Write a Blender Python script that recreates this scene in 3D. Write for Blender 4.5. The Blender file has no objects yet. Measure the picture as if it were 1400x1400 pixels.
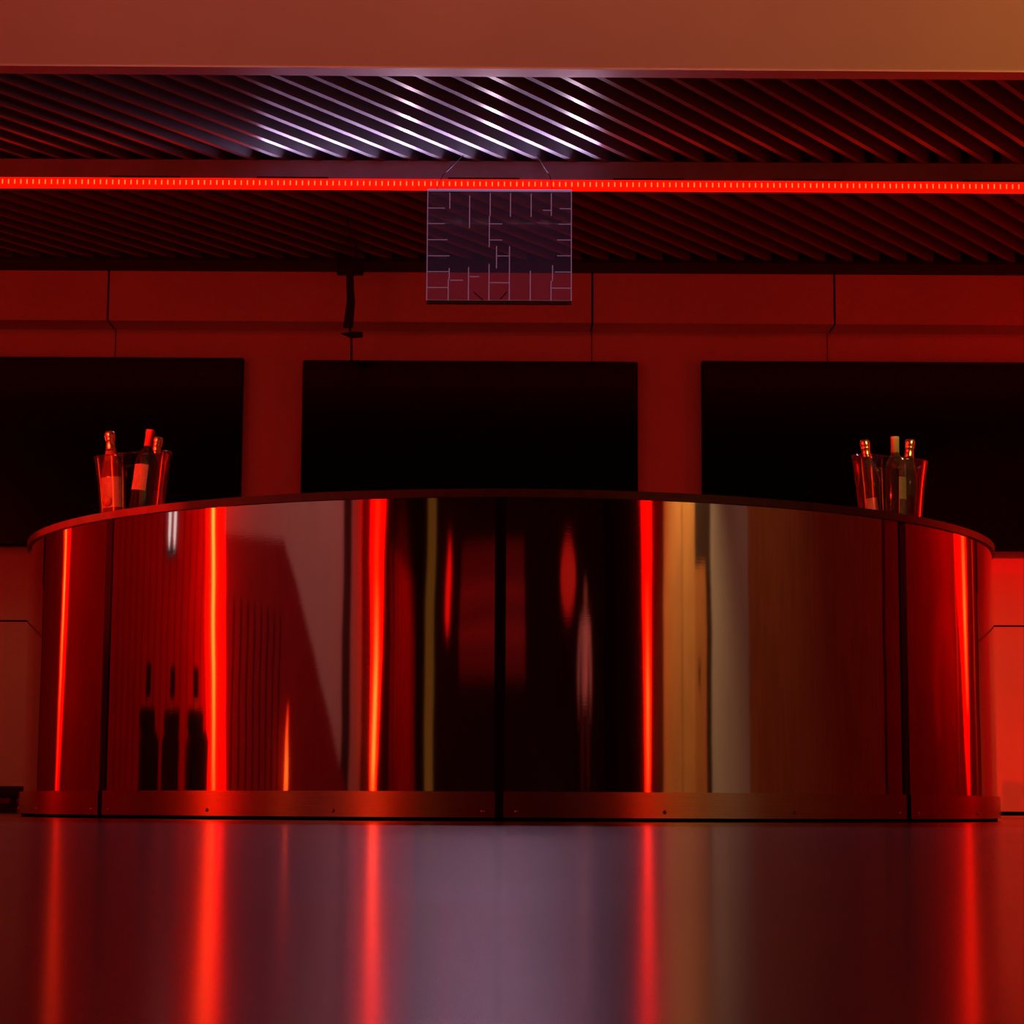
import bpy, bmesh, math, random
from mathutils import Vector, Matrix
random.seed(7)
S = bpy.context.scene
COL = S.collection
PI = math.pi

# ------------------------------------------------------------------ camera
F, CZ, PITCH, ROLL = 3000.0, 0.0477, 0.1335, 0.0052
cam_d = bpy.data.cameras.new('camera'); cam = bpy.data.objects.new('camera', cam_d); COL.objects.link(cam)
cam_d.sensor_width = 36; cam_d.sensor_fit = 'HORIZONTAL'; cam_d.lens = F / 1400 * 36
cam_d.clip_start = 0.02; cam_d.clip_end = 100
cam.matrix_world = Matrix.Translation((0, 0, CZ)) @ Matrix.Rotation(PI/2 + PITCH, 4, 'X') @ Matrix.Rotation(ROLL, 4, 'Z')
S.camera = cam

def at(u, v, y):
    """point of the photo (1400 px frame) on the upright plane at depth y"""
    X, Y = (u-700)/F, (v-700)/F
    c, s = math.cos(ROLL), math.sin(ROLL)
    X, Y = X*c + Y*s, -X*s + Y*c
    d = Vector((X, math.cos(PITCH)+Y*math.sin(PITCH), math.sin(PITCH)-Y*math.cos(PITCH)))
    return Vector((0, 0, CZ)) + d*(y/d.y)

# ------------------------------------------------------------------ materials
def mat(name):
    m = bpy.data.materials.new(name); m.use_nodes = True
    nt = m.node_tree
    return m, nt, nt.nodes['Principled BSDF']

def noise_bump(nt, b, scale, strength, dist=0.002, stretch=(1, 1, 1)):
    tc = nt.nodes.new('ShaderNodeTexCoord'); mp = nt.nodes.new('ShaderNodeMapping')
    mp.inputs['Scale'].default_value = stretch
    n = nt.nodes.new('ShaderNodeTexNoise'); n.inputs['Scale'].default_value = scale; n.inputs['Detail'].default_value = 4
    bp = nt.nodes.new('ShaderNodeBump'); bp.inputs['Strength'].default_value = strength; bp.inputs['Distance'].default_value = dist
    nt.links.new(tc.outputs['Object'], mp.inputs['Vector']); nt.links.new(mp.outputs[0], n.inputs['Vector'])
    nt.links.new(n.outputs['Fac'], bp.inputs['Height']); nt.links.new(bp.outputs[0], b.inputs['Normal'])
    return n

def pbr(name, col, rough=.5, metal=0., spec=.5, vary=0., scale=6., bump=0., stretch=(1, 1, 1), emit=None, es=0., rvary=0.):
    m, nt, b = mat(name)
    b.inputs['Base Color'].default_value = (*col, 1); b.inputs['Roughness'].default_value = rough
    b.inputs['Metallic'].default_value = metal; b.inputs['Specular IOR Level'].default_value = spec
    if emit: b.inputs['Emission Color'].default_value = (*emit, 1); b.inputs['Emission Strength'].default_value = es
    tc = nt.nodes.new('ShaderNodeTexCoord'); mp = nt.nodes.new('ShaderNodeMapping'); mp.inputs['Scale'].default_value = stretch
    n = nt.nodes.new('ShaderNodeTexNoise'); n.inputs['Scale'].default_value = scale; n.inputs['Detail'].default_value = 5
    nt.links.new(tc.outputs['Object'], mp.inputs['Vector']); nt.links.new(mp.outputs[0], n.inputs['Vector'])
    if vary:
        r = nt.nodes.new('ShaderNodeValToRGB')
        r.color_ramp.elements[0].color = (*[c*(1-vary) for c in col], 1); r.color_ramp.elements[0].position = .3
        r.color_ramp.elements[1].color = (*[min(1, c*(1+vary)) for c in col], 1); r.color_ramp.elements[1].position = .7
        nt.links.new(n.outputs['Fac'], r.inputs['Fac']); nt.links.new(r.outputs[0], b.inputs['Base Color'])
    if rvary:
        r = nt.nodes.new('ShaderNodeMapRange'); r.inputs[3].default_value = max(0, rough-rvary); r.inputs[4].default_value = rough+rvary
        nt.links.new(n.outputs['Fac'], r.inputs[0]); nt.links.new(r.outputs[0], b.inputs['Roughness'])
    if bump:
        bp = nt.nodes.new('ShaderNodeBump'); bp.inputs['Strength'].default_value = bump; bp.inputs['Distance'].default_value = .002
        nt.links.new(n.outputs['Fac'], bp.inputs['Height']); nt.links.new(bp.outputs[0], b.inputs['Normal'])
    return m

M = {}
M['wall'] = pbr('painted_wall', (.55, .5, .48), .6, vary=.06, scale=2, spec=.3)
M['fascia'] = pbr('painted_fascia', (.62, .57, .52), .65, vary=.04, scale=1.5, spec=.25)
M['trim'] = pbr('satin_trim', (.75, .70, .72), .58, .7, vary=.05, spec=.5)
M['black'] = pbr('matte_black', (.008, .008, .009), .6, vary=.3, spec=.25)
M['groove'] = pbr('groove_black', (.004, .003, .003), .9, vary=.2, spec=0)
M['slat'] = pbr('dark_slat_paint', (.13, .12, .125), .33, vary=.1, spec=.6, scale=12)
M['deck'] = pbr('ceiling_void', (.01, .01, .01), .9, vary=.2, spec=.05)
M['beam'] = pbr('beam_paint', (.5, .36, .36), .5, vary=.12, scale=5)
M['screen'] = pbr('screen_glass', (.002, .002, .0025), .22, vary=.2, spec=.08)
M['bezel'] = pbr('screen_bezel', (.004, .004, .0045), .5, vary=.2, spec=.1)
M['screw'] = pbr('screw_steel', (.75, .72, .7), .25, 1, vary=.1)
M['counter'] = pbr('bronze_counter_edge', (.17, .13, .125), .45, .4, vary=.15, scale=20)
M['seam'] = pbr('seam_black', (.006, .005, .005), .45, vary=.2, spec=.3)
M['redwall'] = pbr('red_paint_wall', (.34, .015, .02), .55, vary=.12, scale=3, spec=.25)
M['palewall'] = pbr('pale_plaster', (.62, .5, .5), .7, vary=.05, scale=2, spec=.2)
M['parapet'] = pbr('maroon_parapet', (.30, .012, .02), .5, vary=.1, spec=.25)
M['goldwall'] = pbr('ochre_plaster', (.62, .39, .17), .7, vary=.1, scale=3, spec=.2)
M['wood'] = pbr('pine_wood', (.52, .27, .11), .5, vary=.3, scale=7, stretch=(6, 6, .5))
M['darkwall'] = pbr('dark_wall', (.05, .035, .035), .7, vary=.15, spec=.1)
M['chair'] = pbr('black_lacquer', (.01, .008, .008), .35, vary=.2, spec=.4)
M['frame_tan'] = pbr('tan_frame', (.45, .28, .17), .5, vary=.15)

# brushed mirror panels
def brushed(name, col, rough, bump, grain):
    m, nt, b = mat(name)
    b.inputs['Metallic'].default_value = 1; b.inputs['Base Color'].default_value = (*col, 1)
    tc = nt.nodes.new('ShaderNodeTexCoord')
    mp = nt.nodes.new('ShaderNodeMapping'); mp.inputs['Scale'].default_value = grain
    n = nt.nodes.new('ShaderNodeTexNoise'); n.inputs['Scale'].default_value = 1; n.inputs['Detail'].default_value = 3
    nt.links.new(tc.outputs['Object'], mp.inputs['Vector']); nt.links.new(mp.outputs[0], n.inputs['Vector'])
    r = nt.nodes.new('ShaderNodeMapRange'); r.inputs[3].default_value = rough*.75; r.inputs[4].default_value = rough*1.3
    nt.links.new(n.outputs['Fac'], r.inputs[0]); nt.links.new(r.outputs[0], b.inputs['Roughness'])
    bp = nt.nodes.new('ShaderNodeBump'); bp.inputs['Strength'].default_value = bump; bp.inputs['Distance'].default_value = .0006
    # slow waviness of the sheet plus fine horizontal grain
    n2 = nt.nodes.new('ShaderNodeTexNoise'); n2.inputs['Scale'].default_value = 2.2; n2.inputs['Detail'].default_value = 1
    nt.links.new(tc.outputs['Object'], n2.inputs['Vector'])
    nt.links.new(n.outputs['Fac'], bp.inputs['Height'])
    bp2 = nt.nodes.new('ShaderNodeBump'); bp2.inputs['Strength'].default_value = .25; bp2.inputs['Distance'].default_value = .006
    nt.links.new(n2.outputs['Fac'], bp2.inputs['Height']); nt.links.new(bp.outputs[0], bp2.inputs['Normal'])
    nt.links.new(bp2.outputs[0], b.inputs['Normal'])
    return m
M['panel'] = brushed('brushed_mirror_steel', (.74, .66, .58), .045, .03, (14, 14, 420))
M['kick'] = brushed('brushed_kick_steel', (.72, .58, .42), .22, .2, (9, 9, 160))

# glossy floor
m, nt, b = mat('polished_floor')
b.inputs['Base Color'].default_value = (.20, .175, .18, 1)
b.inputs['Specular IOR Level'].default_value = .5
tc = nt.nodes.new('ShaderNodeTexCoord'); n = nt.nodes.new('ShaderNodeTexNoise'); n.inputs['Scale'].default_value = 1.3; n.inputs['Detail'].default_value = 6
nt.links.new(tc.outputs['Object'], n.inputs['Vector'])
r = nt.nodes.new('ShaderNodeMapRange'); r.inputs[3].default_value = .155; r.inputs[4].default_value = .20
nt.links.new(n.outputs['Fac'], r.inputs[0]); nt.links.new(r.outputs[0], b.inputs['Roughness'])
M['floor'] = m

# emitters ---------------------------------------------------------
def emitter(name, col, s):
    m, nt, b = mat(name)
    b.inputs['Base Color'].default_value = (.02, .02, .02, 1)
    b.inputs['Emission Color'].default_value = (*col, 1); b.inputs['Emission Strength'].default_value = s
    n = nt.nodes.new('ShaderNodeTexNoise'); n.inputs['Scale'].default_value = 3
    r = nt.nodes.new('ShaderNodeMapRange'); r.inputs[3].default_value = s*.9; r.inputs[4].default_value = s*1.1
    nt.links.new(n.outputs['Fac'], r.inputs[0]); nt.links.new(r.outputs[0], b.inputs['Emission Strength'])
    return m

def graded(name, stops, H):
    """emission by height inside a light column; stops = [(z fraction, strength, green)]"""
    m, nt, b = mat(name)
    b.inputs['Base Color'].default_value = (.05, .01, .01, 1)
    tc = nt.nodes.new('ShaderNodeTexCoord'); sp = nt.nodes.new('ShaderNodeSeparateXYZ')
    dv = nt.nodes.new('ShaderNodeMath'); dv.operation = 'DIVIDE'; dv.inputs[1].default_value = H
    rp = nt.nodes.new('ShaderNodeValToRGB')
    el = rp.color_ramp.elements
    while len(el) < len(stops): el.new(.5)
    mx = max(s for _, s, _ in stops)
    for e, (p, s, g) in zip(el, stops):
        e.position = p; e.color = (s/mx, s/mx*g, s/mx*g*.12, 1)
    nt.links.new(tc.outputs['Object'], sp.inputs[0]); nt.links.new(sp.outputs['Z'], dv.inputs[0]); nt.links.new(dv.outputs[0], rp.inputs['Fac'])
    nt.links.new(rp.outputs[0], b.inputs['Emission Color']); b.inputs['Emission Strength'].default_value = mx
    return m

# LED strip: red lens with a row of hotter diodes
m, nt, b = mat('red_led_strip')
b.inputs['Base Color'].default_value = (.1, .0, .0, 1)
tc = nt.nodes.new('ShaderNodeTexCoord'); sp = nt.nodes.new('ShaderNodeSeparateXYZ'); nt.links.new(tc.outputs['Object'], sp.inputs[0])
def mth(op, a, bb=None):
    k = nt.nodes.new('ShaderNodeMath'); k.operation = op
    for i, q in enumerate((a, bb)):
        if q is None: continue
        if isinstance(q, (int, float)): k.inputs[i].default_value = q
        else: nt.links.new(q, k.inputs[i])
    return k.outputs[0]
fx = mth('FRACT', mth('DIVIDE', sp.outputs['X'], .0292))
dx = mth('ABSOLUTE', mth('SUBTRACT', fx, .5))
on = mth('LESS_THAN', dx, .085)
zz = mth('LESS_THAN', mth('ABSOLUTE', sp.outputs['Z']), .011)
dot = mth('MULTIPLY', on, zz)
mix = nt.nodes.new('ShaderNodeMixRGB'); nt.links.new(dot, mix.inputs[0])
mix.inputs[1].default_value = (2.6, .006, .001, 1); mix.inputs[2].default_value = (7, .32, .03, 1)
nt.links.new(mix.outputs[0], b.inputs['Emission Color']); b.inputs['Emission Strength'].default_value = 1.0
M['led'] = m

# clear acrylic (thin wall): mostly see-through, reflective at grazing angles
def acrylic(name, tint, gloss, rough, emit=None, es=0):
    m = bpy.data.materials.new(name); m.use_nodes = True; nt = m.node_tree; nt.nodes.clear()
    out = nt.nodes.new('ShaderNodeOutputMaterial')
    tr = nt.nodes.new('ShaderNodeBsdfTransparent'); tr.inputs[0].default_value = (*tint, 1)
    gl = nt.nodes.new('ShaderNodeBsdfGlossy'); gl.inputs['Roughness'].default_value = rough; gl.inputs['Color'].default_value = (1, 1, 1, 1)
    lw = nt.nodes.new('ShaderNodeLayerWeight'); lw.inputs['Blend'].default_value = .35
    mr = nt.nodes.new('ShaderNodeMapRange'); mr.inputs[3].default_value = gloss; mr.inputs[4].default_value = min(1, gloss+.55)
    n = nt.nodes.new('ShaderNodeTexNoise'); n.inputs['Scale'].default_value = 9
    ad = nt.nodes.new('ShaderNodeMath'); ad.operation = 'MULTIPLY_ADD'; ad.inputs[1].default_value = .04
    nt.links.new(n.outputs['Fac'], ad.inputs[0])
    mx = nt.nodes.new('ShaderNodeMixShader')
    nt.links.new(lw.outputs['Facing'], mr.inputs[0]); nt.links.new(mr.outputs[0], ad.inputs[2]); nt.links.new(ad.outputs[0], mx.inputs[0])
    nt.links.new(tr.outputs[0], mx.inputs[1]); nt.links.new(gl.outputs[0], mx.inputs[2])
    last = mx.outputs[0]
    if emit:
        em = nt.nodes.new('ShaderNodeEmission'); em.inputs[0].default_value = (*emit, 1); em.inputs[1].default_value = es
        a2 = nt.nodes.new('ShaderNodeAddShader'); nt.links.new(last, a2.inputs[0]); nt.links.new(em.outputs[0], a2.inputs[1]); last = a2.outputs[0]
    nt.links.new(last, out.inputs[0])
    return m
M['bucket'] = acrylic('clear_bucket_acrylic', (.86, .8, .8), .05, .06)
M['signpane'] = acrylic('clear_sign_acrylic', (.93, .92, .95), .0, .012, (.30, .12, .28), .015)
M['etch'] = emitter('lit_etched_line', (.62, .22, .40), .26)
M['signtop'] = emitter('lit_pane_edge', (.35, .35, .75), .35)
M['signbase'] = pbr('smoked_pane_edge', (.02, .01, .012), .3, vary=.2)

# bottles
def glass(name, col, trans, rough=.05):
    m, nt, b = mat(name)
    b.inputs['Base Color'].default_value = (*col, 1); b.inputs['Roughness'].default_value = rough
    b.inputs['Transmission Weight'].default_value = trans; b.inputs['IOR'].default_value = 1.5
    n = nt.nodes.new('ShaderNodeTexNoise'); n.inputs['Scale'].default_value = 20
    r = nt.nodes.new('ShaderNodeMapRange'); r.inputs[3].default_value = rough*.8; r.inputs[4].default_value = rough*1.3
    nt.links.new(n.outputs['Fac'], r.inputs[0]); nt.links.new(r.outputs[0], b.inputs['Roughness'])
    return m
M['glass_amber'] = glass('amber_bottle_glass', (.30, .10, .045), .3)
M['glass_dark'] = glass('dark_bottle_glass', (.012, .008, .008), 0)
M['glass_green'] = glass('dark_green_glass', (.05, .05, .03), .15)
M['glass_clear'] = glass('pale_bottle_glass', (.35, .30, .22), .9)
M['foil_gold'] = pbr('gold_foil', (.85, .55, .25), .28, 1, vary=.25, scale=120, bump=.6)
M['foil_red'] = pbr('red_capsule', (.6, .06, .05), .4, vary=.1, scale=30)
M['foil_olive'] = pbr('olive_capsule', (.55, .5, .16), .45, vary=.08, scale=30)
M['label_cream'] = pbr('cream_label', (.75, .62, .45), .6, vary=.15, scale=40)
M['label_pink'] = pbr('pale_label', (.75, .5, .42), .6, vary=.12, scale=30)
M['label_olive'] = pbr('olive_label', (.42, .40, .12), .6, vary=.15, scale=60)
M['label_orange'] = pbr('orange_seal', (.8, .4, .12), .5, vary=.2, scale=40)

# ------------------------------------------------------------------ mesh helpers
def new_obj(name, bm, m, parent=None, smooth=False, loc=None):
    me = bpy.data.meshes.new(name); bm.normal_update(); bm.to_mesh(me); bm.free()
    o = bpy.data.objects.new(name, me); COL.objects.link(o)
    if m: me.materials.append(m)
    if smooth:
        for p in me.polygons: p.use_smooth = True
    if parent: o.parent = parent
    if loc is not None: o.location = loc
    return o
def box(bm, x0, x1, y0, y1, z0, z1, mtx=None, bev=0):
    t = bmesh.new()
    bmesh.ops.create_cube(t, size=1)
    for v in t.verts: v.co = Vector((x0+(v.co.x+.5)*(x1-x0), y0+(v.co.y+.5)*(y1-y0), z0+(v.co.z+.5)*(z1-z0)))
    if bev: bmesh.ops.bevel(t, geom=t.edges[:], offset=bev, segments=2, affect='EDGES')
    if mtx: t.transform(mtx)
    me = bpy.data.meshes.new('t'); t.to_mesh(me); t.free(); bm.from_mesh(me); bpy.data.meshes.remove(me)
    return bm
def B(*a, **k): return box(bmesh.new(), *a, **k)
def tube(bm, pts, r, seg=10, cap=True):
    pts = [Vector(p) for p in pts]; rs = r if isinstance(r, (list, tuple)) else [r]*len(pts)
    rings = []
    for i, p in enumerate(pts):
        d = (pts[min(i+1, len(pts)-1)] - pts[max(i-1, 0)]).normalized()
        a = Vector((0, 0, 1)) if abs(d.z) < .9 else Vector((1, 0, 0))
        e1 = d.cross(a).normalized(); e2 = d.cross(e1)
        rings.append([bm.verts.new(p + rs[i]*(math.cos(2*PI*k/seg)*e1 + math.sin(2*PI*k/seg)*e2)) for k in range(seg)])
    for A, Bq in zip(rings, rings[1:]):
        for k in range(seg): bm.faces.new((A[k], A[(k+1) % seg], Bq[(k+1) % seg], Bq[k]))
    if cap: bm.faces.new(rings[0]); bm.faces.new(rings[-1][::-1])
    return bm
def lathe(bm, prof, seg=28, cap0=True, cap1=True):
    rings = []
    for r, z in prof: rings.append([bm.verts.new((r*math.cos(2*PI*k/seg), r*math.sin(2*PI*k/seg), z)) for k in range(seg)])
    for A, Bq in zip(rings, rings[1:]):
        for k in range(seg): bm.faces.new((A[k], A[(k+1) % seg], Bq[(k+1) % seg], Bq[k]))
    if cap0: bm.faces.new(rings[0][::-1])
    if cap1: bm.faces.new(rings[-1])
    return bm
def prism(poly, axis, a0, a1):
    """polygon (two coordinates) extruded along an axis"""
    bm = bmesh.new()
    def P(p, a): return {'x': (a, p[0], p[1]), 'y': (p[0], a, p[1]), 'z': (p[0], p[1], a)}[axis]
    A = [bm.verts.new(P(p, a0)) for p in poly]; Bv = [bm.verts.new(P(p, a1)) for p in poly]
    bm.faces.new(A); bm.faces.new(Bv[::-1])
    n = len(poly)
    for i in range(n): bm.faces.new((A[i], Bv[i], Bv[(i+1) % n], A[(i+1) % n]))
    bmesh.ops.recalc_face_normals(bm, faces=bm.faces)
    return bm
def empty(name, label, cat, loc=(0, 0, 0), group=None, rot=None):
    o = bpy.data.objects.new(name, None); COL.objects.link(o); o.location = loc; o.empty_display_size = .05
    if rot: o.rotation_euler = rot
    tag(o, label, cat, group); return o
def tag(o, label, cat, group=None):
    o['label'] = label; o['category'] = cat
    if group: o['group'] = group
    return o
def struct(name, bm, m, parent=None, smooth=False):
    o = new_obj(name, bm, m, parent, smooth)
    if not parent: o['kind'] = 'structure'
    return o

# ------------------------------------------------------------------ the setting
RX0, RX1, YB, YW = -5.2, 5.3, -6.2, 12.55      # side walls, wall behind camera, wall with screens
ZS = 3.10                                      # underside of the slats
YF = 8.91                                      # where the slats begin
struct('floor', B(RX0-.2, RX1+.2, YB-.2, YW+.3, -.1, 0), M['floor'])

# wall behind the bar: lower wall, a proud upper band, a proud dado with a groove
back = struct('wall_back', B(RX0-.1, RX1+.1, YW, YW+.15, 0, 4.6), M['wall'])
YU = 12.30
zb = at(700, 441, YU).z
for i, (ua, ub) in enumerate(((None, 148), (148, 810), (810, 1141), (1141, None))):
    xa = RX0 if ua is None else at(ua, 400, YU).x + .006
    xb = RX1 if ub is None else at(ub, 400, YU).x - .006
    new_obj('upper_panel', B(xa, xb, YU, YW, zb, ZS+.35), M['wall'], back)
new_obj('groove_backing', B(RX0, RX1, YU+.03, YW-.005, zb+.004, ZS+.3), M['groove'], back)
# seams on the lower wall
gb = bmesh.new()
for u in (158, 809, 1131):
    x = at(u, 470, YW).x; box(gb, x-.0025, x+.0025, YW-.002, YW+.01, 1.4, zb)
new_obj('wall_seams', gb, M['groove'], back)
YD = 12.42
zd, zg = at(1390, 784, YD).z, at(1390, 856, YD).z
new_obj('dado_upper', B(RX0, RX1, YD, YW, zg+.005, zd), M['wall'], back)
new_obj('dado_lower', B(RX0, RX1, YD, YW, .035, zg-.005), M['wall'], back)
new_obj('dado_gap', B(RX0, RX1, YD+.015, YW-.01, .0, zd-.02), M['groove'], back)
struct('baseboard_back', B(RX0, RX1, YD-.012, YD+.01, 0, .012), M['frame_tan'])

# ceiling over the bar: dark deck with diagonal slats below it
ceil = struct('ceiling', B(RX0, RX1, YF+.02, YW, ZS+.30, ZS+.36), M['deck'])
TA = .687
sb = bmesh.new()
t = .014/math.cos(math.atan(TA))
x_ph = at(915, 111, YF).x
k0 = int((-6.9 - x_ph)/.1525); k1 = int((3.4 - x_ph)/.1525)
for k in range(k0, k1+1):
    x = x_ph + k*.1525; y0, y1 = YF+.004, 12.06
    A = [(x-t, y0), (x+t, y0), (x+t+TA*(y1-y0), y1), (x-t+TA*(y1-y0), y1)]
    lo = [sb.verts.new((p[0], p[1], ZS)) for p in A]; hi = [sb.verts.new((p[0], p[1], ZS+.13)) for p in A]
    sb.faces.new(lo[::-1]); sb.faces.new(hi)
    for i in range(4): sb.faces.new((lo[i], lo[(i+1) % 4], hi[(i+1) % 4], hi[i]))
bmesh.ops.recalc_face_normals(sb, faces=sb.faces)
sl = new_obj('slats', sb, M['slat'], ceil)
# dark pelmet where ceiling meets wall
zp = at(700, 358.5, 12.05).z
struct('trim_1', B(RX0, RX1, 12.05, YU+.02, zp, ZS+.3), M['black'])
# fascia in front of the slats, its satin underside strip
f0 = YF-.085
def yawed(y, z0, z1, m, name, th):
    bm = B(RX0-2, RX1+2, 0, th, z0, z1)
    bm.transform(Matrix.Translation((0, y, 0)) @ Matrix.Rotation(.0035, 4, 'Z'))
    return struct(name, bm, m)
yawed(f0, ZS+.004, 4.6, M['fascia'], 'wall_front_fascia', .10)
yawed(f0-.004, ZS-.004, ZS+.004, M['trim'], 'trim_2', .10)
struct('ceiling_hall', B(RX0-.1, RX1+.1, YB-.1, YF-.1, 4.6, 4.7), M['darkwall'])

# the hall behind the camera, which the mirror panels show
struct('wall_behind', B(RX0-.1, RX1+.1, YB-.15, YB, 0, 4.6), M['darkwall'])
lw = struct('wall_left', B(RX0-.15, RX0, YB, YW, 0, 4.6), M['darkwall'])
rw = struct('wall_right', B(RX1, RX1+.15, YB, YW, 0, 4.6), M['darkwall'])
def wall_piece(side, name, y0, y1, z1, m, th=.03):
    if side < 0: return new_obj(name, B(RX0, RX0+th, y0, y1, 0, z1), m, lw)
    return new_obj(name, B(RX1-th, RX1, y0, y1, 0, z1), m, rw)
wall_piece(-1, 'red_panel', 5.75, 12.3, 4.5, M['redwall'])
wall_piece(-1, 'pale_panel', 1.30, 5.73, 4.5, M['palewall'])
wall_piece(-1, 'pale_pier', .1, .80, 4.5, M['palewall'])
# vertical grooves in the red panel
g = bmesh.new()
for k in range(16):
    y = 5.95 + k*.17; box(g, RX0+.03, RX0+.034, y, y+.012, .1, 2.6)
new_obj('panel_grooves', g, M['groove'], lw)
# stair parapet standing against the left wall
pp = struct('wall_stair', prism([(6.0, 0), (6.0, 1.50), (4.05, 1.60), (1.12, .12), (1.12, 0)], 'x', RX0+.06, RX0+.16), M['parapet'])
g = bmesh.new()
for k in range(9):
    y = 4.1 + k*.2; box(g, RX0+.16, RX0+.165, y, y+.03, .02, 1.15)
new_obj('balusters', g, M['groove'], pp)
# right wall: ochre plaster, recess, wood slat cladding
wall_piece(1, 'ochre_panel', .20, 1.32, 4.5, M['goldwall'])
wall_piece(1, 'ochre_recess', 1.34, 2.0, 4.5, M['goldwall'], .012)
wall_piece(1, 'plaster_panel', 2.75, 4.2, 4.5, pbr('grey_plaster', (.48, .55, .66), .65, vary=.05, scale=2, spec=.2))
g = bmesh.new()
for k in range(60):
    y = 4.22 + k*.062; box(g, RX1-.03, RX1, y, y+.05, 0, 4.5)
new_obj('wood_cladding', g, M['wood'], rw)
wall_piece(1, 'red_panel', 8.0, 12.3, 4.5, M['redwall'])
dr = struct('door_1', B(RX1-.06, RX1-.02, 2.02, 2.56, 0, 1.62, bev=.01), M['wood'])
new_obj('door_handle', B(RX1-.09, RX1-.06, 2.22, 2.26, .85, 1.0), M['black'], dr)
# slatted red hanging on the left wall far behind the camera
g = bmesh.new()
for k in range(8):
    y = -5.5 + k*.42; box(g, RX0+.01, RX0+.07, y, y+.24, 0, 2.2)
new_obj('red_slat_screen', g, M['redwall'], lw)

# ------------------------------------------------------------------ round bar counter
XC, YC, RB, H = -.0032, 9.2585, 1.995, 1.1
SEAMS = [-.815 - .799*2 + .799*k for k in range(7)]; SEAMS[3] = -.017; SEAMS[4] = .783; SEAMS[2] = -.815
def arc_wall(a0, a1, r0, r1, z0, z1, seg, bev=0):
    bm = bmesh.new(); rows = []
    for i in range(seg+1):
        a = a0+(a1-a0)*i/seg; s, c = math.sin(a), -math.cos(a)
        rows.append([bm.verts.new((r*s, r*c, z)) for r, z in ((r1, z0), (r1, z1), (r0, z1), (r0, z0))])
    for A, Bq in zip(rows, rows[1:]):
        for k in range(4): bm.faces.new((A[k], Bq[k], Bq[(k+1) % 4], A[(k+1) % 4]))
    bm.faces.new(rows[0]); bm.faces.new(rows[-1][::-1])
    bmesh.ops.recalc_face_normals(bm, faces=bm.faces)
    return bm
def arc_smooth(o):
    me = o.data
    for p in me.polygons: p.use_smooth = abs(p.normal.z) < .5 and p.area > 1e-5
    me.polygons[-1].use_smooth = False; me.polygons[-2].use_smooth = False
    for e in me.edges:
        a, b2 = me.vertices[e.vertices[0]].co, me.vertices[e.vertices[1]].co
        if abs(a.z-b2.z) < 1e-5: e.use_edge_sharp = True
bar = empty('bar_counter', 'round mirror-clad bar counter with dark top on the polished floor', 'bar', (XC, YC, 0))
tp = new_obj('countertop', arc_wall(SEAMS[0]-.01, SEAMS[6]+.01, 1.36, 2.006, H-.027, H, 260), M['counter'], bar); arc_smooth(tp)
ins = new_obj('carcass', arc_wall(SEAMS[0], SEAMS[6], RB-.09, RB-.03, .01, H-.028, 180), M['black'], bar)
new_obj('plinth', arc_wall(SEAMS[0], SEAMS[6], RB-.06, RB-.003, 0, .012, 180), M['groove'], bar)
for i in range(6):
    a0, a1 = SEAMS[i]+.007, SEAMS[i+1]-.007
    o = new_obj('mirror_panel', arc_wall(a0, a1, RB-.012, RB, .095, H-.0275, 90), M['panel'], bar); arc_smooth(o)
    kp = new_obj('kick_plate', arc_wall(a0, a1, RB-.004, RB+.010, .012, .097, 60), M['kick'], bar); arc_smooth(kp)
    for fr in (.035, .345, .65, .965):
        a = SEAMS[i] + fr*.799; bm = bmesh.new()
        lathe(bm, [(.0065, 0), (.0065, .002), (.0035, .0042), (.001, .0048)], 12)
        bm.transform(Matrix.Translation(((RB+.010)*math.sin(a), -(RB+.010)*math.cos(a), .032)) @ Matrix.Rotation(a, 4, 'Z') @ Matrix.Rotation(PI/2, 4, 'X'))
        new_obj('screw', bm, M['screw'], kp, True)
for i in range(7):
    a = SEAMS[i]
    bm = arc_wall(a-.0093, a+.0093, RB-.03, RB+.004, .012, H-.0275, 4)
    new_obj('seam_strip', bm, M['seam'], bar)

# ------------------------------------------------------------------ screens on the wall
def television(u0, u1, v0, v1, label):
    y = YW-.065
    w = 1.925; h = w*9/16
    if u0 is None: xr = at(u1, v0, y).x; x0, x1 = xr-w, xr
    elif u1 is None: xl = at(u0, v0, y).x; x0, x1 = xl, xl+w
    else: x0, x1 = at(u0, v0, y).x, at(u1, v0, y).x
    zt = at((u0 or u1), v0, y).z; zb_ = at((u0 or u1), v1, y).z
    cx = (x0+x1)/2
    e = empty('television', label, 'television', (cx, YW-.02, (zt+zb_)/2), 'dark televisions on the wall behind the bar')
    W, Hh = (x1-x0)/2, (zt-zb_)/2
    new_obj('housing', B(-W, W, -.045, .0, -Hh, Hh, bev=.006), M['bezel'], e)
    new_obj('screen', B(-W+.008, W-.008, -.048, -.044, -Hh+.012, Hh-.008), M['screen'], e)
    new_obj('wall_mount', B(-.25, .25, .0, .02, -.2, .2), M['black'], e)
    return e
television(None, 333, 489, 748, 'black switched-off television behind the left bottle bucket')
television(414, 872, 492, 750, 'black switched-off television in the middle, behind the bar centre')
television(959, None, 493, 751, 'black switched-off television behind the right bottle bucket')

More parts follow.
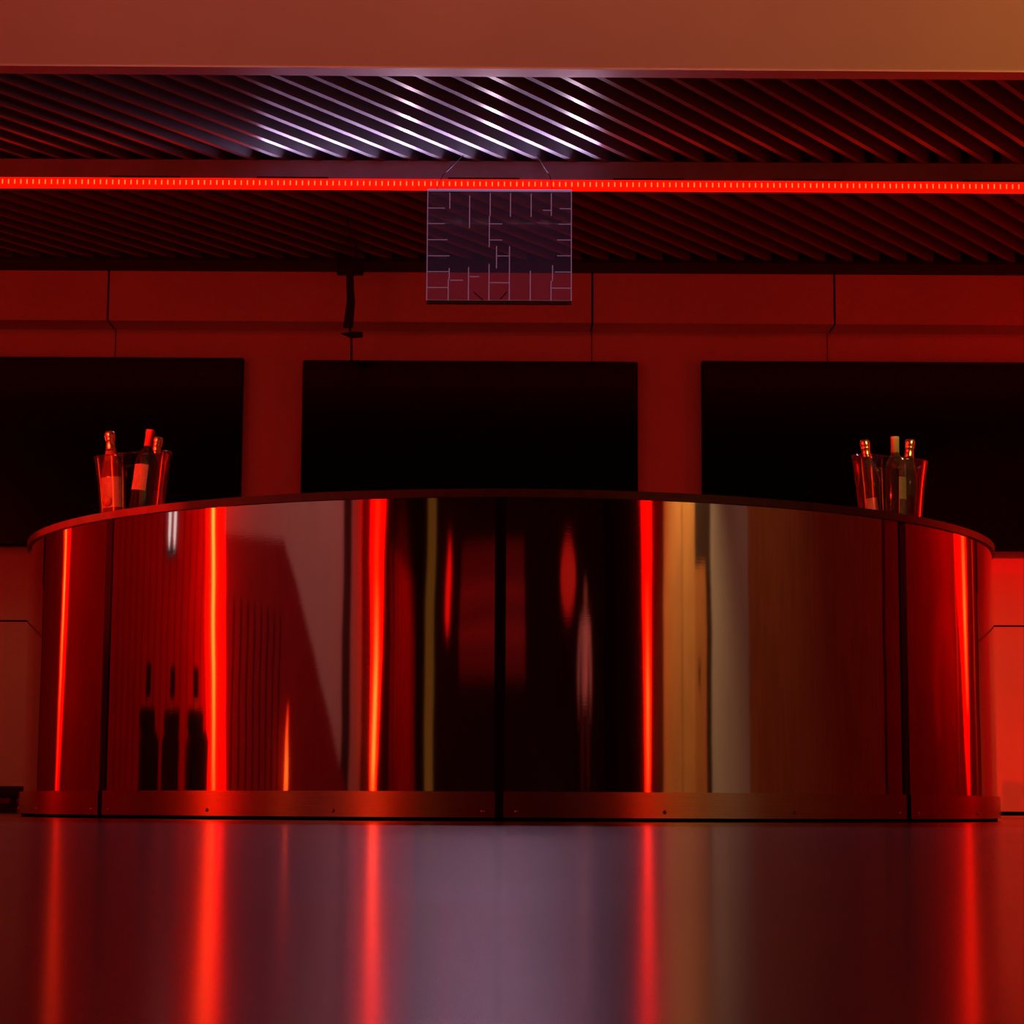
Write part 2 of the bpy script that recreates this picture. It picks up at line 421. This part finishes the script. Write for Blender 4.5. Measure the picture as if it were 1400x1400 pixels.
# cable duct hanging from the pelmet to the middle screen
yc = 12.03
def cp(u, v): return at(u, v, yc)
o0 = cp(479, 362)
cb = empty('cable_hanger', 'black cable sleeve hanging from the ceiling edge above the middle television', 'cable', o0)
def rel(u, v): return cp(u, v)-o0
p, q = rel(461, 361), rel(497, 376)
new_obj('ceiling_plate', B(p.x, q.x, -.03, .02, q.z, p.z+.01, bev=.004), M['black'], cb)
bm = bmesh.new()
rings = []
for u, v, w in ((478.5, 374, 5), (479, 395, 5), (480, 412, 5.5), (478, 430, 6), (476, 448, 6.5)):
    a, c2 = rel(u-w, v), rel(u+w, v)
    rings.append([bm.verts.new(x) for x in ((a.x, -.02, a.z), (c2.x, -.02, c2.z), (c2.x, .012, c2.z), (a.x, .012, a.z))])
for A, Bq in zip(rings, rings[1:]):
    for k in range(4): bm.faces.new((A[k], A[(k+1) % 4], Bq[(k+1) % 4], Bq[k]))
bm.faces.new(rings[0]); bm.faces.new(rings[-1])
bmesh.ops.recalc_face_normals(bm, faces=bm.faces)
new_obj('sleeve', bm, M['black'], cb)
a, b_, c_, d_ = rel(466, 456), rel(481, 454), rel(496, 454.5), rel(496, 461)
pl = prism([(a.x, a.z), (b_.x, b_.z), (c_.x, c_.z), (d_.x, d_.z), (rel(480, 462).x, rel(480, 462).z)], 'y', -.012, .012)
new_obj('clip', pl, M['black'], cb)
bm = tube(bmesh.new(), [rel(478, 446), rel(479, 454), rel(480.5, 466), rel(480.5, 493)], .006, 8)
new_obj('cord', bm, M['black'], cb)
top = at(475, 296, 11.2); top.z = ZS+.004
bm = tube(bmesh.new(), [top-o0, at(476, 308, 11.25)-o0, at(479, 322, 11.4)-o0, at(487, 334, 11.7)-o0, at(487, 352, 11.98)-o0, at(482, 360, 12.03)-o0], .004, 6)
new_obj('wire', bm, M['black'], cb)

# ------------------------------------------------------------------ red LED beam
yb0 = 10.16
zA, zB_, zC = at(700, 232, yb0).z, at(700, 245.5, yb0).z, at(700, 257, yb0).z
bl = empty('light_beam', 'long beam with a glowing red LED strip under the slatted ceiling', 'light', (0, yb0, zB_), rot=(0, 0, 0))
L = 5.15
new_obj('beam', B(-L, L, 0, .09, 0, ZS-zB_+.002), M['beam'], bl)
new_obj('led_strip', B(-L, L, .004, .05, -(zB_-zC)/2, (zB_-zC)/2, ), M['led'], bl, loc=(0, 0, -(zB_-zC)/2))
g = bmesh.new()
for k in range(9):
    x = -3.6 + k*.82 + random.uniform(-.1, .1); box(g, x, x+.34, -.003, 0, .0, .008)
new_obj('end_clips', g, M['black'], bl)

# ------------------------------------------------------------------ clear etched sign hanging below the beam
ys = 10.10
tl, br = at(585, 259, ys), at(781, 412, ys)
w_, h_ = br.x-tl.x, tl.z-br.z
sg = empty('hanging_sign', 'clear acrylic pane etched with a pale line pattern hanging below the red strip', 'sign', (tl.x, ys, br.z))
new_obj('pane', B(0, w_, -.004, .004, 0, h_), M['signpane'], sg)
new_obj('top_edge', B(.0, w_, -.006, .006, h_-.007, h_), M['signtop'], sg)
new_obj('bottom_edge', B(0, w_, -.012, .012, -.016, 0), M['signbase'], sg)
segs_v = [(0, 0, 1), (1, 0, 1), (.154, .03, .175), (.154, .71, .81), (.148, .81, 1), (.292, .055, .35), (.288, .70, 1),
          (.435, .03, .24), (.43, .24, .52), (.43, .67, 1), (.576, .03, .245), (.72, .035, .245), (.86, .03, .235),
          (.481, .51, .71), (.571, .51, 1), (.716, .73, 1), (.87, .68, .82), (.86, .82, 1)]
segs_h = [(.17, .0, .12), (.31, .0, .12), (.455, .0, .14), (.60, .0, .155), (.742, .0, .15), (.884, .0, .145),
          (.17, .92, 1), (.31, .91, 1), (.452, .90, 1), (.594, .90, 1), (.74, .885, 1), (.884, .865, 1),
          (.31, .43, .52), (.455, .43, .52), (.598, .485, .57), (.838, .435, .57), (.818, .16, .25), (.785, .295, .36),
          (.185, .8, .86), (.998, 0, 1)]
g = bmesh.new(); hw = .0022
for x, a, b2 in segs_v: box(g, x*w_-hw, x*w_+hw, -.0048, -.0040, h_*(1-b2), h_*(1-a))
for z, a, b2 in segs_h: box(g, a*w_, b2*w_, -.0048, -.0040, h_*(1-z)-hw*.8, h_*(1-z)+hw*.8)
new_obj('etched_lines', g, M['etch'], sg)
for (x0, z0, x1, z1) in ((.325, .925, .39, .995), (.555, .92, .51, .985)):
    new_obj('etched_mark', tube(bmesh.new(), [(x0*w_, -.005, h_*(1-z0)), (x1*w_, -.005, h_*(1-z1))], .003, 6), M['signbase'], sg)
for (ua, va, ub, vb, uc, vc) in ((597, 259, 605, 240, 634, 214), (755, 259, 752, 241, 734, 214)):
    P0, P1 = at(ua, va, ys)-sg.location, at(ub, vb, ys-.02)-sg.location
    P2 = at(uc, vc, ys-.04); P2 = Vector((P2.x, P2.y, ZS+.002))-sg.location
    new_obj('hanging_wire', tube(bmesh.new(), [P0, P1, P2], .002, 6), M['black'], sg)

# ------------------------------------------------------------------ buckets and bottles
YBK = 8.15
def bucket(u, flip, sc, label):
    c = at(u, 700, YBK); e = empty('ice_bucket', label, 'bucket', (c.x, YBK, H), 'clear bottle buckets on the bar')
    bm = bmesh.new(); seg = 48; rows = []
    prof = [(.108, .0), (.1145, .004), (.117, .02), (.122, .07), (.128, .13), (.136, .19), (.142, .232), (.145, .242)]
    prof = [(r*sc, z) for r, z in prof]
    inner = [(r-.0035, z if i < len(prof)-1 else z-.0005) for i, (r, z) in enumerate(prof)][::-1]
    inner = inner[:-2] + [(.113*sc, .010), (.105*sc, .008)]
    allp = prof + inner
    for r, z in allp:
        row = []
        for k in range(seg):
            a = 2*PI*k/seg
            dz = flip*.014*math.cos(a)*(z/.24)**3 + .006*(math.cos(2*a))*(z/.24)**3
            row.append(bm.verts.new((r*1.0*math.cos(a), r*math.sin(a), z+dz)))
        rows.append(row)
    for A, Bq in zip(rows, rows[1:]):
        for k in range(seg): bm.faces.new((A[k], A[(k+1) % seg], Bq[(k+1) % seg], Bq[k]))
    bm.faces.new(rows[0][::-1]); bm.faces.new(rows[-1])
    new_obj('vessel', bm, M['bucket'], e, True)
    rim = bmesh.new(); pts = []
    for k in range(seg+1):
        a = 2*PI*k/seg; pts.append((.1435*sc*math.cos(a), .1435*sc*math.sin(a), .242+flip*.014*math.cos(a)+.006*math.cos(2*a)))
    new_obj('rim', tube(rim, pts, .0024, 6, False), M['bucket'], e, True)
    return e
bucket(180, 1, 1.0, 'clear bucket of three bottles on the left of the bar top')
bucket(1217.5, -1, .98, 'clear bucket of three bottles on the right of the bar top')

CH = [(.0, .003), (.038, .0), (.0435, .006), (.044, .03), (.044, .13), (.043, .15), (.0385, .18), (.0305, .21), (.022, .24), (.0165, .262), (.0148, .28), (.0148, .30)]
WN = [(.0, .003), (.033, .0), (.0375, .005), (.038, .03), (.038, .175), (.0365, .195), (.030, .213), (.0205, .228), (.0155, .238), (.0140, .25), (.0138, .30)]
def label_patch(r, z0, z1, a0, a1):
    bm = bmesh.new(); n = 14; lo, hi = [], []
    for i in range(n+1):
        a = a0+(a1-a0)*i/n
        lo.append(bm.verts.new((r*math.cos(a), r*math.sin(a), z0))); hi.append(bm.verts.new((r*math.cos(a), r*math.sin(a), z1)))
    for i in range(n): bm.faces.new((lo[i], lo[i+1], hi[i+1], hi[i]))
    return bm
def bottle(kind, loc, lean_x, lean_y, rotz, gl, foil, label, labs, s=1.0):
    e = empty('champagne_bottle' if kind == 'c' else 'wine_bottle', label, 'bottle', loc, 'bottles in the clear buckets')
    e.rotation_euler = Matrix.Rotation(lean_x, 3, 'Y').to_4x4().to_euler() if not lean_y else (Matrix.Rotation(lean_x, 3, 'Y') @ Matrix.Rotation(lean_y, 3, 'X')).to_euler()
    e.scale = (s, s, s)
    prof = CH if kind == 'c' else WN
    bm = bmesh.new(); lathe(bm, [(max(r, .0005), z) for r, z in prof], 32); bmesh.ops.rotate(bm, verts=bm.verts, cent=(0, 0, 0), matrix=Matrix.Rotation(rotz, 3, 'Z'))
    new_obj('glass_body', bm, gl, e, True)
    fb = bmesh.new()
    if kind == 'c':
        lathe(fb, [(.0208, .2475), (.0174, .262), (.0168, .272), (.0156, .285), (.0172, .287), (.0182, .291), (.0172, .296), (.0186, .300), (.0200, .308), (.0192, .318), (.0150, .3235), (.001, .325)], 24)
    else:
        lathe(fb, [(.0150, .243), (.0148, .288), (.0156, .289), (.0156, .299), (.0145, .3015), (.001, .302)], 24)
    new_obj('foil_cap' if kind == 'c' else 'capsule', fb, foil, e, True)
    if kind == 'c':
        wr = bmesh.new()
        for k in range(4):
            a = k*PI/2+.4; tube(wr, [(.0180*math.cos(a), .0180*math.sin(a), .288), (.0198*math.cos(a), .0198*math.sin(a), .309), (.011*math.cos(a), .011*math.sin(a), .3255)], .0009, 5)
        new_obj('wire_cage', wr, M['screw'], e)
    for (r, z0, z1, a0, a1, mm) in labs: new_obj('paper_label', label_patch(r, z0, z1, a0, a1), mm, e, True)
    return e
ZB = H+.0155
def bx_(u): return at(u, 690, YBK).x
D = -PI/2   # towards the camera
bottle('c', (bx_(158), YBK-.012, ZB), -.085, 0, 0, M['glass_amber'], M['foil_gold'], 'amber champagne bottle leaning left in the left bucket, gold foil top',
       [(.0446, .03, .145, D-1.2, D+1.0, M['label_cream'])], 1.0)
bottle('w', (bx_(193), YBK-.045, ZB), .11, 0, 0, M['glass_dark'], M['foil_red'], 'dark wine bottle with red capsule and pale label in the left bucket',
       [(.0385, .085, .175, D-1.1, D+.45, M['label_cream'])], 1.08)
bottle('c', (bx_(197.5), YBK+.048, ZB), .12, 0, 0, M['glass_amber'], M['foil_gold'], 'champagne bottle half hidden behind the dark wine bottle in the left bucket', [(.0446, .04, .11, D-1, D+1, M['label_pink'])], .97)
bottle('c', (bx_(1198), YBK+.03, ZB), -.115, 0, 0, M['glass_green'], M['foil_gold'], 'dark champagne bottle leaning left in the right bucket, small square label low on it',
       [(.0446, .03, .09, D-.75, D+.25, M['label_cream'])], .97)
bottle('w', (bx_(1221.5), YBK-.055, ZB), .0, 0, 0, M['glass_clear'], M['foil_olive'], 'clear wine bottle standing upright with olive capsule in the right bucket',
       [(.0385, .07, .15, D+.15, D+1.2, M['label_olive'])], 1.03)
bottle('c', (bx_(1237), YBK+.036, ZB), .10, 0, 0, M['glass_green'], M['foil_gold'], 'dark champagne bottle leaning right in the right bucket', [(.0446, .03, .10, D-.5, D+.7, M['glass_dark'])], .98)
# orange seal on the first champagne bottle
seal = bmesh.new(); lathe(seal, [(.021, 0), (.021, .0012), (.001, .0016)], 24)
first = [o for o in COL.objects if o.name == 'champagne_bottle'][0]
seal.transform(Matrix.Rotation(-.45, 4, 'Z') @ Matrix.Translation((0, -.0448, .055)) @ Matrix.Rotation(PI/2, 4, 'X'))
new_obj('round_seal', seal, M['label_orange'], first, True)

# ------------------------------------------------------------------ low black stool at the left edge
yst = 12.0
a, b_ = at(-130, 1074, yst), at(28, 1095, yst)
st = empty('low_stool', 'low black bench on the floor beyond the left end of the bar', 'bench', ((a.x+b_.x)/2, yst+.18, 0))
hx = (b_.x-a.x)/2
zs0, zs1 = b_.z+.015, a.z
new_obj('seat', B(-hx, hx, -.18, .18, zs0, zs1, bev=.012), M['black'], st)
new_obj('shelf', B(-hx+.04, hx-.04, -.14, .14, .015, .05), M['black'], st)
for sx in (-1, 1):
    for sy in (-1, 1):
        new_obj('leg', B(sx*(hx-.05)-.015, sx*(hx-.05)+.015, sy*.13-.015, sy*.13+.015, 0, zs0), M['black'], st)

# ------------------------------------------------------------------ glowing tubes in place of uplit columns around the hall
def column(loc, top, w0, w1, c0, c1, body, core, label):
    """leaning glowing tube in the shape of an uplight beam: wide red body and a narrow hotter rod on the side facing the bar; top = offset of its upper end"""
    Hc = top[2]
    e = empty('light_column', label, 'lamp', loc, 'red light columns along the walls')
    tx, ty = top[0]/Hc, top[1]/Hc
    def sheared(prof, off=(0, 0)):
        bm = lathe(bmesh.new(), prof, 24)
        for v in bm.verts: v.co.x += tx*v.co.z + off[0]; v.co.y += ty*v.co.z + off[1]
        return bm
    new_obj('glowing_tube', sheared([(w0+(w1-w0)*k/8, .04+(Hc-.04)*k/8) for k in range(9)]), graded('red_column', body, Hc), e, True)
    d = (Vector((XC, YC, 0))-Vector(loc)); d.z = 0; d.normalize()
    bm = bmesh.new(); n = 12; rows = []
    for k in range(n+1):
        z = .06+(Hc-.1)*k/n; r = w0+(w1-w0)*k/n; q = c0+(c1-c0)*k/n
        o = Vector((tx*z, ty*z, z)) + d*(r+.004-q*.5)
        rows.append([bm.verts.new(o+Vector((q*math.cos(2*PI*j/10), q*math.sin(2*PI*j/10), 0))) for j in range(10)])
    for A, Bq in zip(rows, rows[1:]):
        for j in range(10): bm.faces.new((A[j], A[(j+1) % 10], Bq[(j+1) % 10], Bq[j]))
    bm.faces.new(rows[0][::-1]); bm.faces.new(rows[-1])
    new_obj('bright_rod', bm, graded('orange_rod', core, Hc), e, True)
    bm = bmesh.new(); lathe(bm, [(w0+.06, 0), (w0+.06, .03), (w0+.02, .045)], 24); new_obj('base', bm, M['black'], e, True)
    return e
column((-4.60, 10.25, 0), (.02, -.2, 2.6), .09, .18, .02, .035, [(0, .8, .0), (.2, 1.8, .0006), (.5, 2.4, .0006), (1, 2.2, .0006)], [(0, 1, .0), (.2, 3, .02), (.45, 5, .11), (.6, 4.6, .08), (.8, 4, .01), (1, 4, .0006)],
       'red light column mirrored in the bar panel left of the first seam')
column((-4.72, 6.0, 0), (-.06, .26, 2.7), .21, .22, .03, .035, [(0, 3, .0006), (.5, 4, .0006), (1, 4, .0006)], [(0, 4, .03), (.25, 5, .1), (.6, 6, .14), (1, 6, .16)],
       'wide red light column mirrored in the left bar panel, right of the left bucket')
column((-4.95, -.49, 0), (.2, .05, 2.9), .12, .32, .06, .08, [(0, 2, .0006), (.15, 4, .0006), (.5, 4.5, .0006), (1, 4, .0006)], [(0, 3, .01), (.12, 5, .12), (.3, 5, .11), (.45, 4.5, .04), (.6, 4, .008), (1, 4, .0006)],
       'red light column mirrored left of the bar centre seam')
column((5.0, -.50, 0), (-.12, .05, 2.9), .09, .22, .04, .07, [(0, 2, .0006), (.15, 4, .0006), (.5, 4, .0006), (1, 4, .0006)], [(0, 3, .01), (.15, 5, .04), (.3, 5, .06), (.45, 4.5, .015), (.6, 4, .0006), (1, 4, .0006)],
       'red light column mirrored right of the bar centre seam')
ce = column((4.33, 10.42, 0), (.12, -.24, 2.6), .06, .38, .03, .1, [(0, .6, .0), (.12, 2, .0006), (.3, 4, .0006), (1, 4.5, .0006)], [(0, .6, .0), (.2, 3, .0006), (.4, 5, .05), (.55, 4.6, .025), (.75, 4.2, .0006), (1, 4, .0006)],
       'red light column mirrored in the bar panel right of the last seam')
for q in (-.4, .4):
    new_obj('frame_post', B(-.03, .03, -.03, .03, 0, 2.6, Matrix.Translation((q*.62, -q*.78, 0))), M['frame_tan'], ce)
# small floor uplight by the stair
e = empty('floor_uplight', 'small red uplight mirrored at the foot of the stair wall', 'lamp', (RX0+.35, 3.95, 0))
bm = bmesh.new(); lathe(bm, [(.05, .08), (.035, .3), (.012, .62)], 16); new_obj('glowing_tube', bm, graded('red_uplight', [(0, 2.5, .01), (.4, 4, .08), (1, 2, .01)], .62), e, True)
bm = bmesh.new(); lathe(bm, [(.09, 0), (.09, .07), (.05, .085)], 20); new_obj('base', bm, M['black'], e, True)
# twin white lamps on the left wall
e = empty('wall_lamp', 'pair of small white lamps mirrored under the left bucket', 'lamp', (RX0+.03, 7.12, 1.40))
new_obj('bracket', B(0, .03, -.12, .12, -.03, .0), M['black'], e)
for s in (-.065, .065):
    bm = bmesh.new(); lathe(bm, [(.012, 0), (.03, .06), (.034, .2), (.02, .23)], 16); bm.transform(Matrix.Translation((.05, s, 0)))
    new_obj('lamp_tube', bm, emitter('white_lamp', (1, .8, .85), 1.0), e, True)
# red niche on the wall behind, its light put in as panel emission
e = empty('red_niche', 'red wall panel, dim light put into its colour, with two glowing shelves mirrored at the bar centre', 'wall panel', (-1.0, YB+.01, 1.28))
new_obj('panel', B(-1.75, 1.75, 0, .03, 0, 1.25), emitter('red_panel_glow', (1, .0, .0), .055), e)
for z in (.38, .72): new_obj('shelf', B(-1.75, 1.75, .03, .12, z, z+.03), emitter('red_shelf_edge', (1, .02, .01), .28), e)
# red globe lamp
e = empty('globe_lamp', 'red globe lamp on a pole mirrored right of the bar centre', 'lamp', (2.25, -2.0, 0))
bm = bmesh.new(); bmesh.ops.create_uvsphere(bm, u_segments=32, v_segments=20, radius=.3); bm.transform(Matrix.Translation((0, 0, 1.8)))
new_obj('globe', bm, emitter('red_globe', (1, .015, .01), .35), e, True)
new_obj('pole', tube(bmesh.new(), [(0, 0, .03), (0, 0, 1.5)], .012, 10), M['black'], e)
bm = bmesh.new(); lathe(bm, [(.16, 0), (.16, .02), (.03, .035)], 24); new_obj('base', bm, M['black'], e, True)
# pillar on the back wall, lamp light on it put in as weak emission
e = empty('warm_pillar', 'narrow pillar with painted warm gold glow mirrored left of the bar centre', 'pillar', (-4.45, YB+.2, 0))
new_obj('shaft', B(-.22, .22, -.12, .12, 0, 3.2, bev=.01), emitter('painted_gold_glow', (1, .36, .05), .10), e)
# red wall sconce
e = empty('red_sconce', 'small red lamp mirrored beside the gold pillar', 'lamp', (-3.45, YB+.05, 1.7))
bm = bmesh.new(); lathe(bm, [(.02, 0), (.12, .15), (.14, .5), (.05, .9)], 20); new_obj('shade', bm, emitter('red_sconce', (1, .004, .002), 1.0), e, True)
new_obj('backplate', B(-.1, .1, -.05, -.03, .2, .6), M['black'], e)

# figure standing in the hall behind the camera, seen as a smear in the mirror
def skin(name, nodes, edges, m, parent, sub=2, root=0):
    me = bpy.data.meshes.new(name); me.from_pydata([n[:3] for n in nodes], edges, []); me.update()
    o = bpy.data.objects.new(name, me); COL.objects.link(o); o.parent = parent; me.materials.append(m)
    md = o.modifiers.new('skin', 'SKIN'); md.use_smooth_shade = True
    for i, n in enumerate(nodes):
        me.skin_vertices[0].data[i].radius = (n[3], n[4] if len(n) > 4 else n[3]); me.skin_vertices[0].data[i].use_root = (i == root)
    sd = o.modifiers.new('sub', 'SUBSURF'); sd.levels = sub; sd.render_levels = sub
    return o
M['skin'] = pbr('skin', (.55, .30, .22), .5, vary=.06)
M['shirt'] = pbr('pale_pink_shirt', (.80, .52, .50), .75, vary=.06)
M['trousers'] = pbr('dark_red_trousers', (.10, .02, .02), .8, vary=.15)
M['hair'] = pbr('dark_hair', (.02, .012, .01), .5, vary=.3, scale=40)
pe = empty('person', 'person in a pale pink shirt and dark trousers, mirrored right of the bar centre seam', 'person', (2.92, -1.9, 0), None, (0, 0, .25))
nodes = [(0, 0, .95, .135, .10), (0, .005, 1.12, .125, .09), (0, 0, 1.30, .155, .10), (0, -.01, 1.44, .10, .075), (0, 0, 1.52, .052), (0, .012, 1.60, .062, .075), (0, .012, 1.69, .078, .095), (0, .005, 1.77, .05, .06)]
edges = [(i, i+1) for i in range(7)]
for sx in (-1, 1):
    k = len(nodes)
    nodes += [(sx*.18, -.005, 1.41, .055), (sx*.235, -.02, 1.12, .042), (sx*.235, .06, .87, .030), (sx*.232, .085, .80, .034, .016)]
    edges += [(3, k), (k, k+1), (k+1, k+2), (k+2, k+3)]
    base = k+3
    for j, (dx, ln) in enumerate(((-.024, .070), (-.008, .080), (.008, .076), (.022, .060))):
        q = len(nodes); nodes += [(sx*.232+dx*.4, .10+dx, .755, .0085), (sx*.230, .108+dx, .755-ln*.55, .0075), (sx*.222, .11+dx, .755-ln, .006)]
        edges += [(base, q), (q, q+1), (q+1, q+2)]
    q = len(nodes); nodes += [(sx*.215, .125, .785, .010), (sx*.20, .145, .755, .008)]; edges += [(base, q), (q, q+1)]
    k = len(nodes)
    nodes += [(sx*.095, 0, .86, .088), (sx*.105, .015, .50, .062), (sx*.11, -.02, .10, .042), (sx*.115, .06, .045, .04, .03), (sx*.12, .17, .03, .035, .022)]
    edges += [(0, k), (k, k+1), (k+1, k+2), (k+2, k+3), (k+3, k+4)]
body = skin('body', nodes, edges, M['skin'], pe)
tn = [(0, 0, .80, .172, .140), (0, 0, .95, .168, .135), (0, .005, 1.12, .142, .107), (0, 0, 1.30, .170, .116), (0, -.01, 1.43, .115, .088)]
te = [(0, 1), (1, 2), (2, 3), (3, 4)]
for sx in (-1, 1):
    k = len(tn); tn += [(sx*.18, -.005, 1.41, .068), (sx*.235, -.02, 1.12, .054), (sx*.235, .05, .90, .044)]; te += [(4, k), (k, k+1), (k+1, k+2)]
skin('shirt', tn, te, M['shirt'], pe)
tn = [(0, 0, 1.04, .142, .112), (0, 0, .95, .150, .118)]; te = [(0, 1)]
for sx in (-1, 1):
    k = len(tn); tn += [(sx*.095, 0, .84, .102), (sx*.105, .015, .50, .078), (sx*.11, -.015, .09, .062)]; te += [(1, k), (k, k+1), (k+1, k+2)]
skin('trousers', tn, te, M['trousers'], pe)
skin('hair', [(0, -.045, 1.62, .07, .05), (0, -.03, 1.72, .088, .085), (0, -.005, 1.80, .075, .085)], [(0, 1), (1, 2)], M['hair'], pe)
for sx in (-1, 1):
    skin('shoe', [(sx*.112, -.03, .055, .055, .045), (sx*.116, .07, .045, .05, .04), (sx*.122, .20, .032, .045, .028)], [(0, 1), (1, 2)], M['hair'], pe)
    bm = bmesh.new(); bmesh.ops.create_uvsphere(bm, u_segments=12, v_segments=8, radius=.012); bm.transform(Matrix.Translation((sx*.032, .098, 1.685)))
    new_obj('eye', bm, M['chair'], pe, True)
    bm = bmesh.new(); bmesh.ops.create_uvsphere(bm, u_segments=12, v_segments=8, radius=.03); bm.transform(Matrix.Translation((sx*.082, .005, 1.675)) @ Matrix.Diagonal((.35, .6, 1, 1)))
    new_obj('ear', bm, M['skin'], pe, True)
bm = lathe(bmesh.new(), [(.016, 0), (.011, .022), (.004, .045)], 10); bm.transform(Matrix.Translation((0, .104, 1.645)))
new_obj('nose', bm, M['skin'], pe, True)
new_obj('mouth', B(-.024, .024, .082, .094, 1.612, 1.620, bev=.003), M['redwall'], pe)

# chairs along the left wall, shown by the left mirror panel
def chair(loc, rz, label):
    e = empty('lounge_chair', label, 'chair', loc, 'black chairs along the left wall', (0, 0, rz))
    new_obj('seat', B(-.18, .18, -.2, .2, .05, .40, bev=.03), M['chair'], e)
    new_obj('backrest', B(-.17, .17, .15, .20, .40, .52, bev=.02), M['chair'], e)
    new_obj('headrest', B(-.055, .055, .155, .195, .57, .74, bev=.012), M['chair'], e)
    new_obj('headrest_post', B(-.008, .008, .17, .18, .51, .58), M['screw'], e)
    for sx in (-1, 1):
        for sy in (-1, 1): new_obj('leg', tube(bmesh.new(), [(sx*.15, sy*.17, 0), (sx*.15, sy*.17, .055)], .015, 8), M['chair'], e)
    return e
chair((-4.25, 6.62, 0), PI/2, 'black chair by the left wall, the one nearest the wide red light column')
chair((-4.45, 7.12, 0), PI/2+.2, 'black chair by the left wall, standing between two others')
chair((-4.25, 7.62, 0), PI/2-.1, 'black chair by the left wall, the one farthest from the wide red column')

# ------------------------------------------------------------------ lamps
def area(name, loc, target, sx, sy, power, col, spread=None):
    l = bpy.data.lights.new(name, 'AREA'); l.shape = 'RECTANGLE'; l.size = sx; l.size_y = sy; l.energy = power; l.color = col
    if spread: l.spread = spread
    o = bpy.data.objects.new(name, l); COL.objects.link(o); o.location = loc
    o.rotation_euler = (Vector(target)-Vector(loc)).to_track_quat('-Z', 'Y').to_euler(); return o
def spot(name, loc, target, power, col, ang, blend=.6, rad=.05):
    l = bpy.data.lights.new(name, 'SPOT'); l.energy = power; l.color = col; l.spot_size = math.radians(ang); l.spot_blend = blend; l.shadow_soft_size = rad
    o = bpy.data.objects.new(name, l); COL.objects.link(o); o.location = loc
    o.rotation_euler = (Vector(target)-Vector(loc)).to_track_quat('-Z', 'Y').to_euler(); return o
RED = (1, .006, .004)
area('led_wash', (0, 10.22, zC-.01), (0, 11.6, 1.6), 9, .03, 8.5, RED)
# cool lamps at the sign: upward onto the slats, downward onto the floor
area('sign_lamp', (-.4, 10.08, 3.03), (-.4, 9.3, 3.40), 1.6, .04, 5.5, (.66, .50, .95))
for k in range(3):
    spot('sign_spot', (-.32+.22*k, 10.085, 2.935), (-.1+.1*k, 3.0, 0), 34, (.95, .50, .76), 56, .8, 0)
    spot('trim_spot', (-.5+.4*k, 10.085, 2.935), (-.6+.5*k, 8.86, 3.10), 5, (.95, .62, .78), 60, 1, 0)
# red lights behind the bar
spot('wall_red_right', (1.2, 10.4, 2.8), (3.0, 12.4, 1.0), 430, RED, 45, .5, .0)
spot('wall_red_gap_left', (-1.45, 11.8, .5), (-1.45, 12.5, 2.0), 5, RED, 70, .9, .0)
spot('wall_red_gap_right', (.95, 11.8, .5), (.95, 12.5, 2.0), 5, RED, 70, .9, .0)
# front of the fascia: red from low on the left, warm from high on the right
spot('fascia_red', (-4.9, 7.4, 2.5), (-3.4, 8.8, 3.35), 26, (1, .015, .02), 75, 1, 0)
area('fascia_warm', (4.2, 6.4, 4.45), (3.2, 8.8, 3.7), .5, .5, 19, (1, .31, .06), math.radians(90))
area('fascia_soft', (-.3, 6.3, 4.45), (-.3, 8.8, 3.5), 4.5, .2, 9, (1, .20, .12), math.radians(90))
# wall wash right behind the wide left column
for k in range(5):
    l = bpy.data.lights.new('column_wash', 'POINT'); l.energy = 11; l.color = RED; l.shadow_soft_size = 0
    o = bpy.data.objects.new('column_wash', l); COL.objects.link(o); o.location = (-4.93, 6.02+.05*k, .25+.55*k)
# hall wash
spot('hall_warm', (3.9, 1.6, 3.9), (5.3, 1.6, 1.0), 420, (1, .52, .2), 80, .8, 0)
spot('hall_pale', (-1.5, 2.5, 4.2), (-5.2, 3.2, 1.6), 230, (1, .34, .32), 80, .8, 0)
area('hall_red', (-2.2, 7.6, 3.9), (-5.2, 7.4, 1.0), .6, .6, 20, RED, math.radians(110))
spot('bottle_red_left', (-4.3, 5.2, 2.3), (-1.55, 8.0, 1.15), 2000, RED, 17, .7, 0)  # bottle spots are added to brighten glass, labels and counter edge
spot('bottle_warm_left', (-3.4, 4.2, 2.6), (-1.45, 8.1, 1.28), 190, (1, .42, .12), 7, .5, .06)
spot('bottle_warm_right', (3.4, 4.6, 2.6), (1.41, 8.15, 1.30), 260, (1, .72, .26), 6.5, .5, .06)
spot('bottle_red_right', (4.3, 10.2, 2.1), (1.4, 8.15, 1.3), 420, RED, 14, .6, 0)
spot('bottle_red_side', (-2.6, 6.2, 1.9), (1.38, 8.15, 1.3), 800, RED, 8, .6, .04)
spot('hall_wood', (3.0, 4.6, 4.2), (5.3, 4.5, 1.0), 90, (1, .42, .22), 62, 1, 0)  # added for more warm light on the wood cladding
spot('figure_light', (3.6, 1.6, 3.4), (2.92, -1.9, 1.2), 110, (1, .45, .42), 24, .6, 0)
spot('curtain_red', (-2.5, -3.5, 3.2), (-5.2, -3.8, 1.2), 420, RED, 60, .9, 0)

# ------------------------------------------------------------------ world and view
w = bpy.data.worlds.new('world'); S.world = w; w.use_nodes = True
w.node_tree.nodes['Background'].inputs[0].default_value = (.012, .002, .003, 1); w.node_tree.nodes['Background'].inputs[1].default_value = .3
S.view_settings.view_transform = 'Standard'; S.view_settings.look = 'None'
S.view_settings.exposure = 0; S.view_settings.gamma = 1
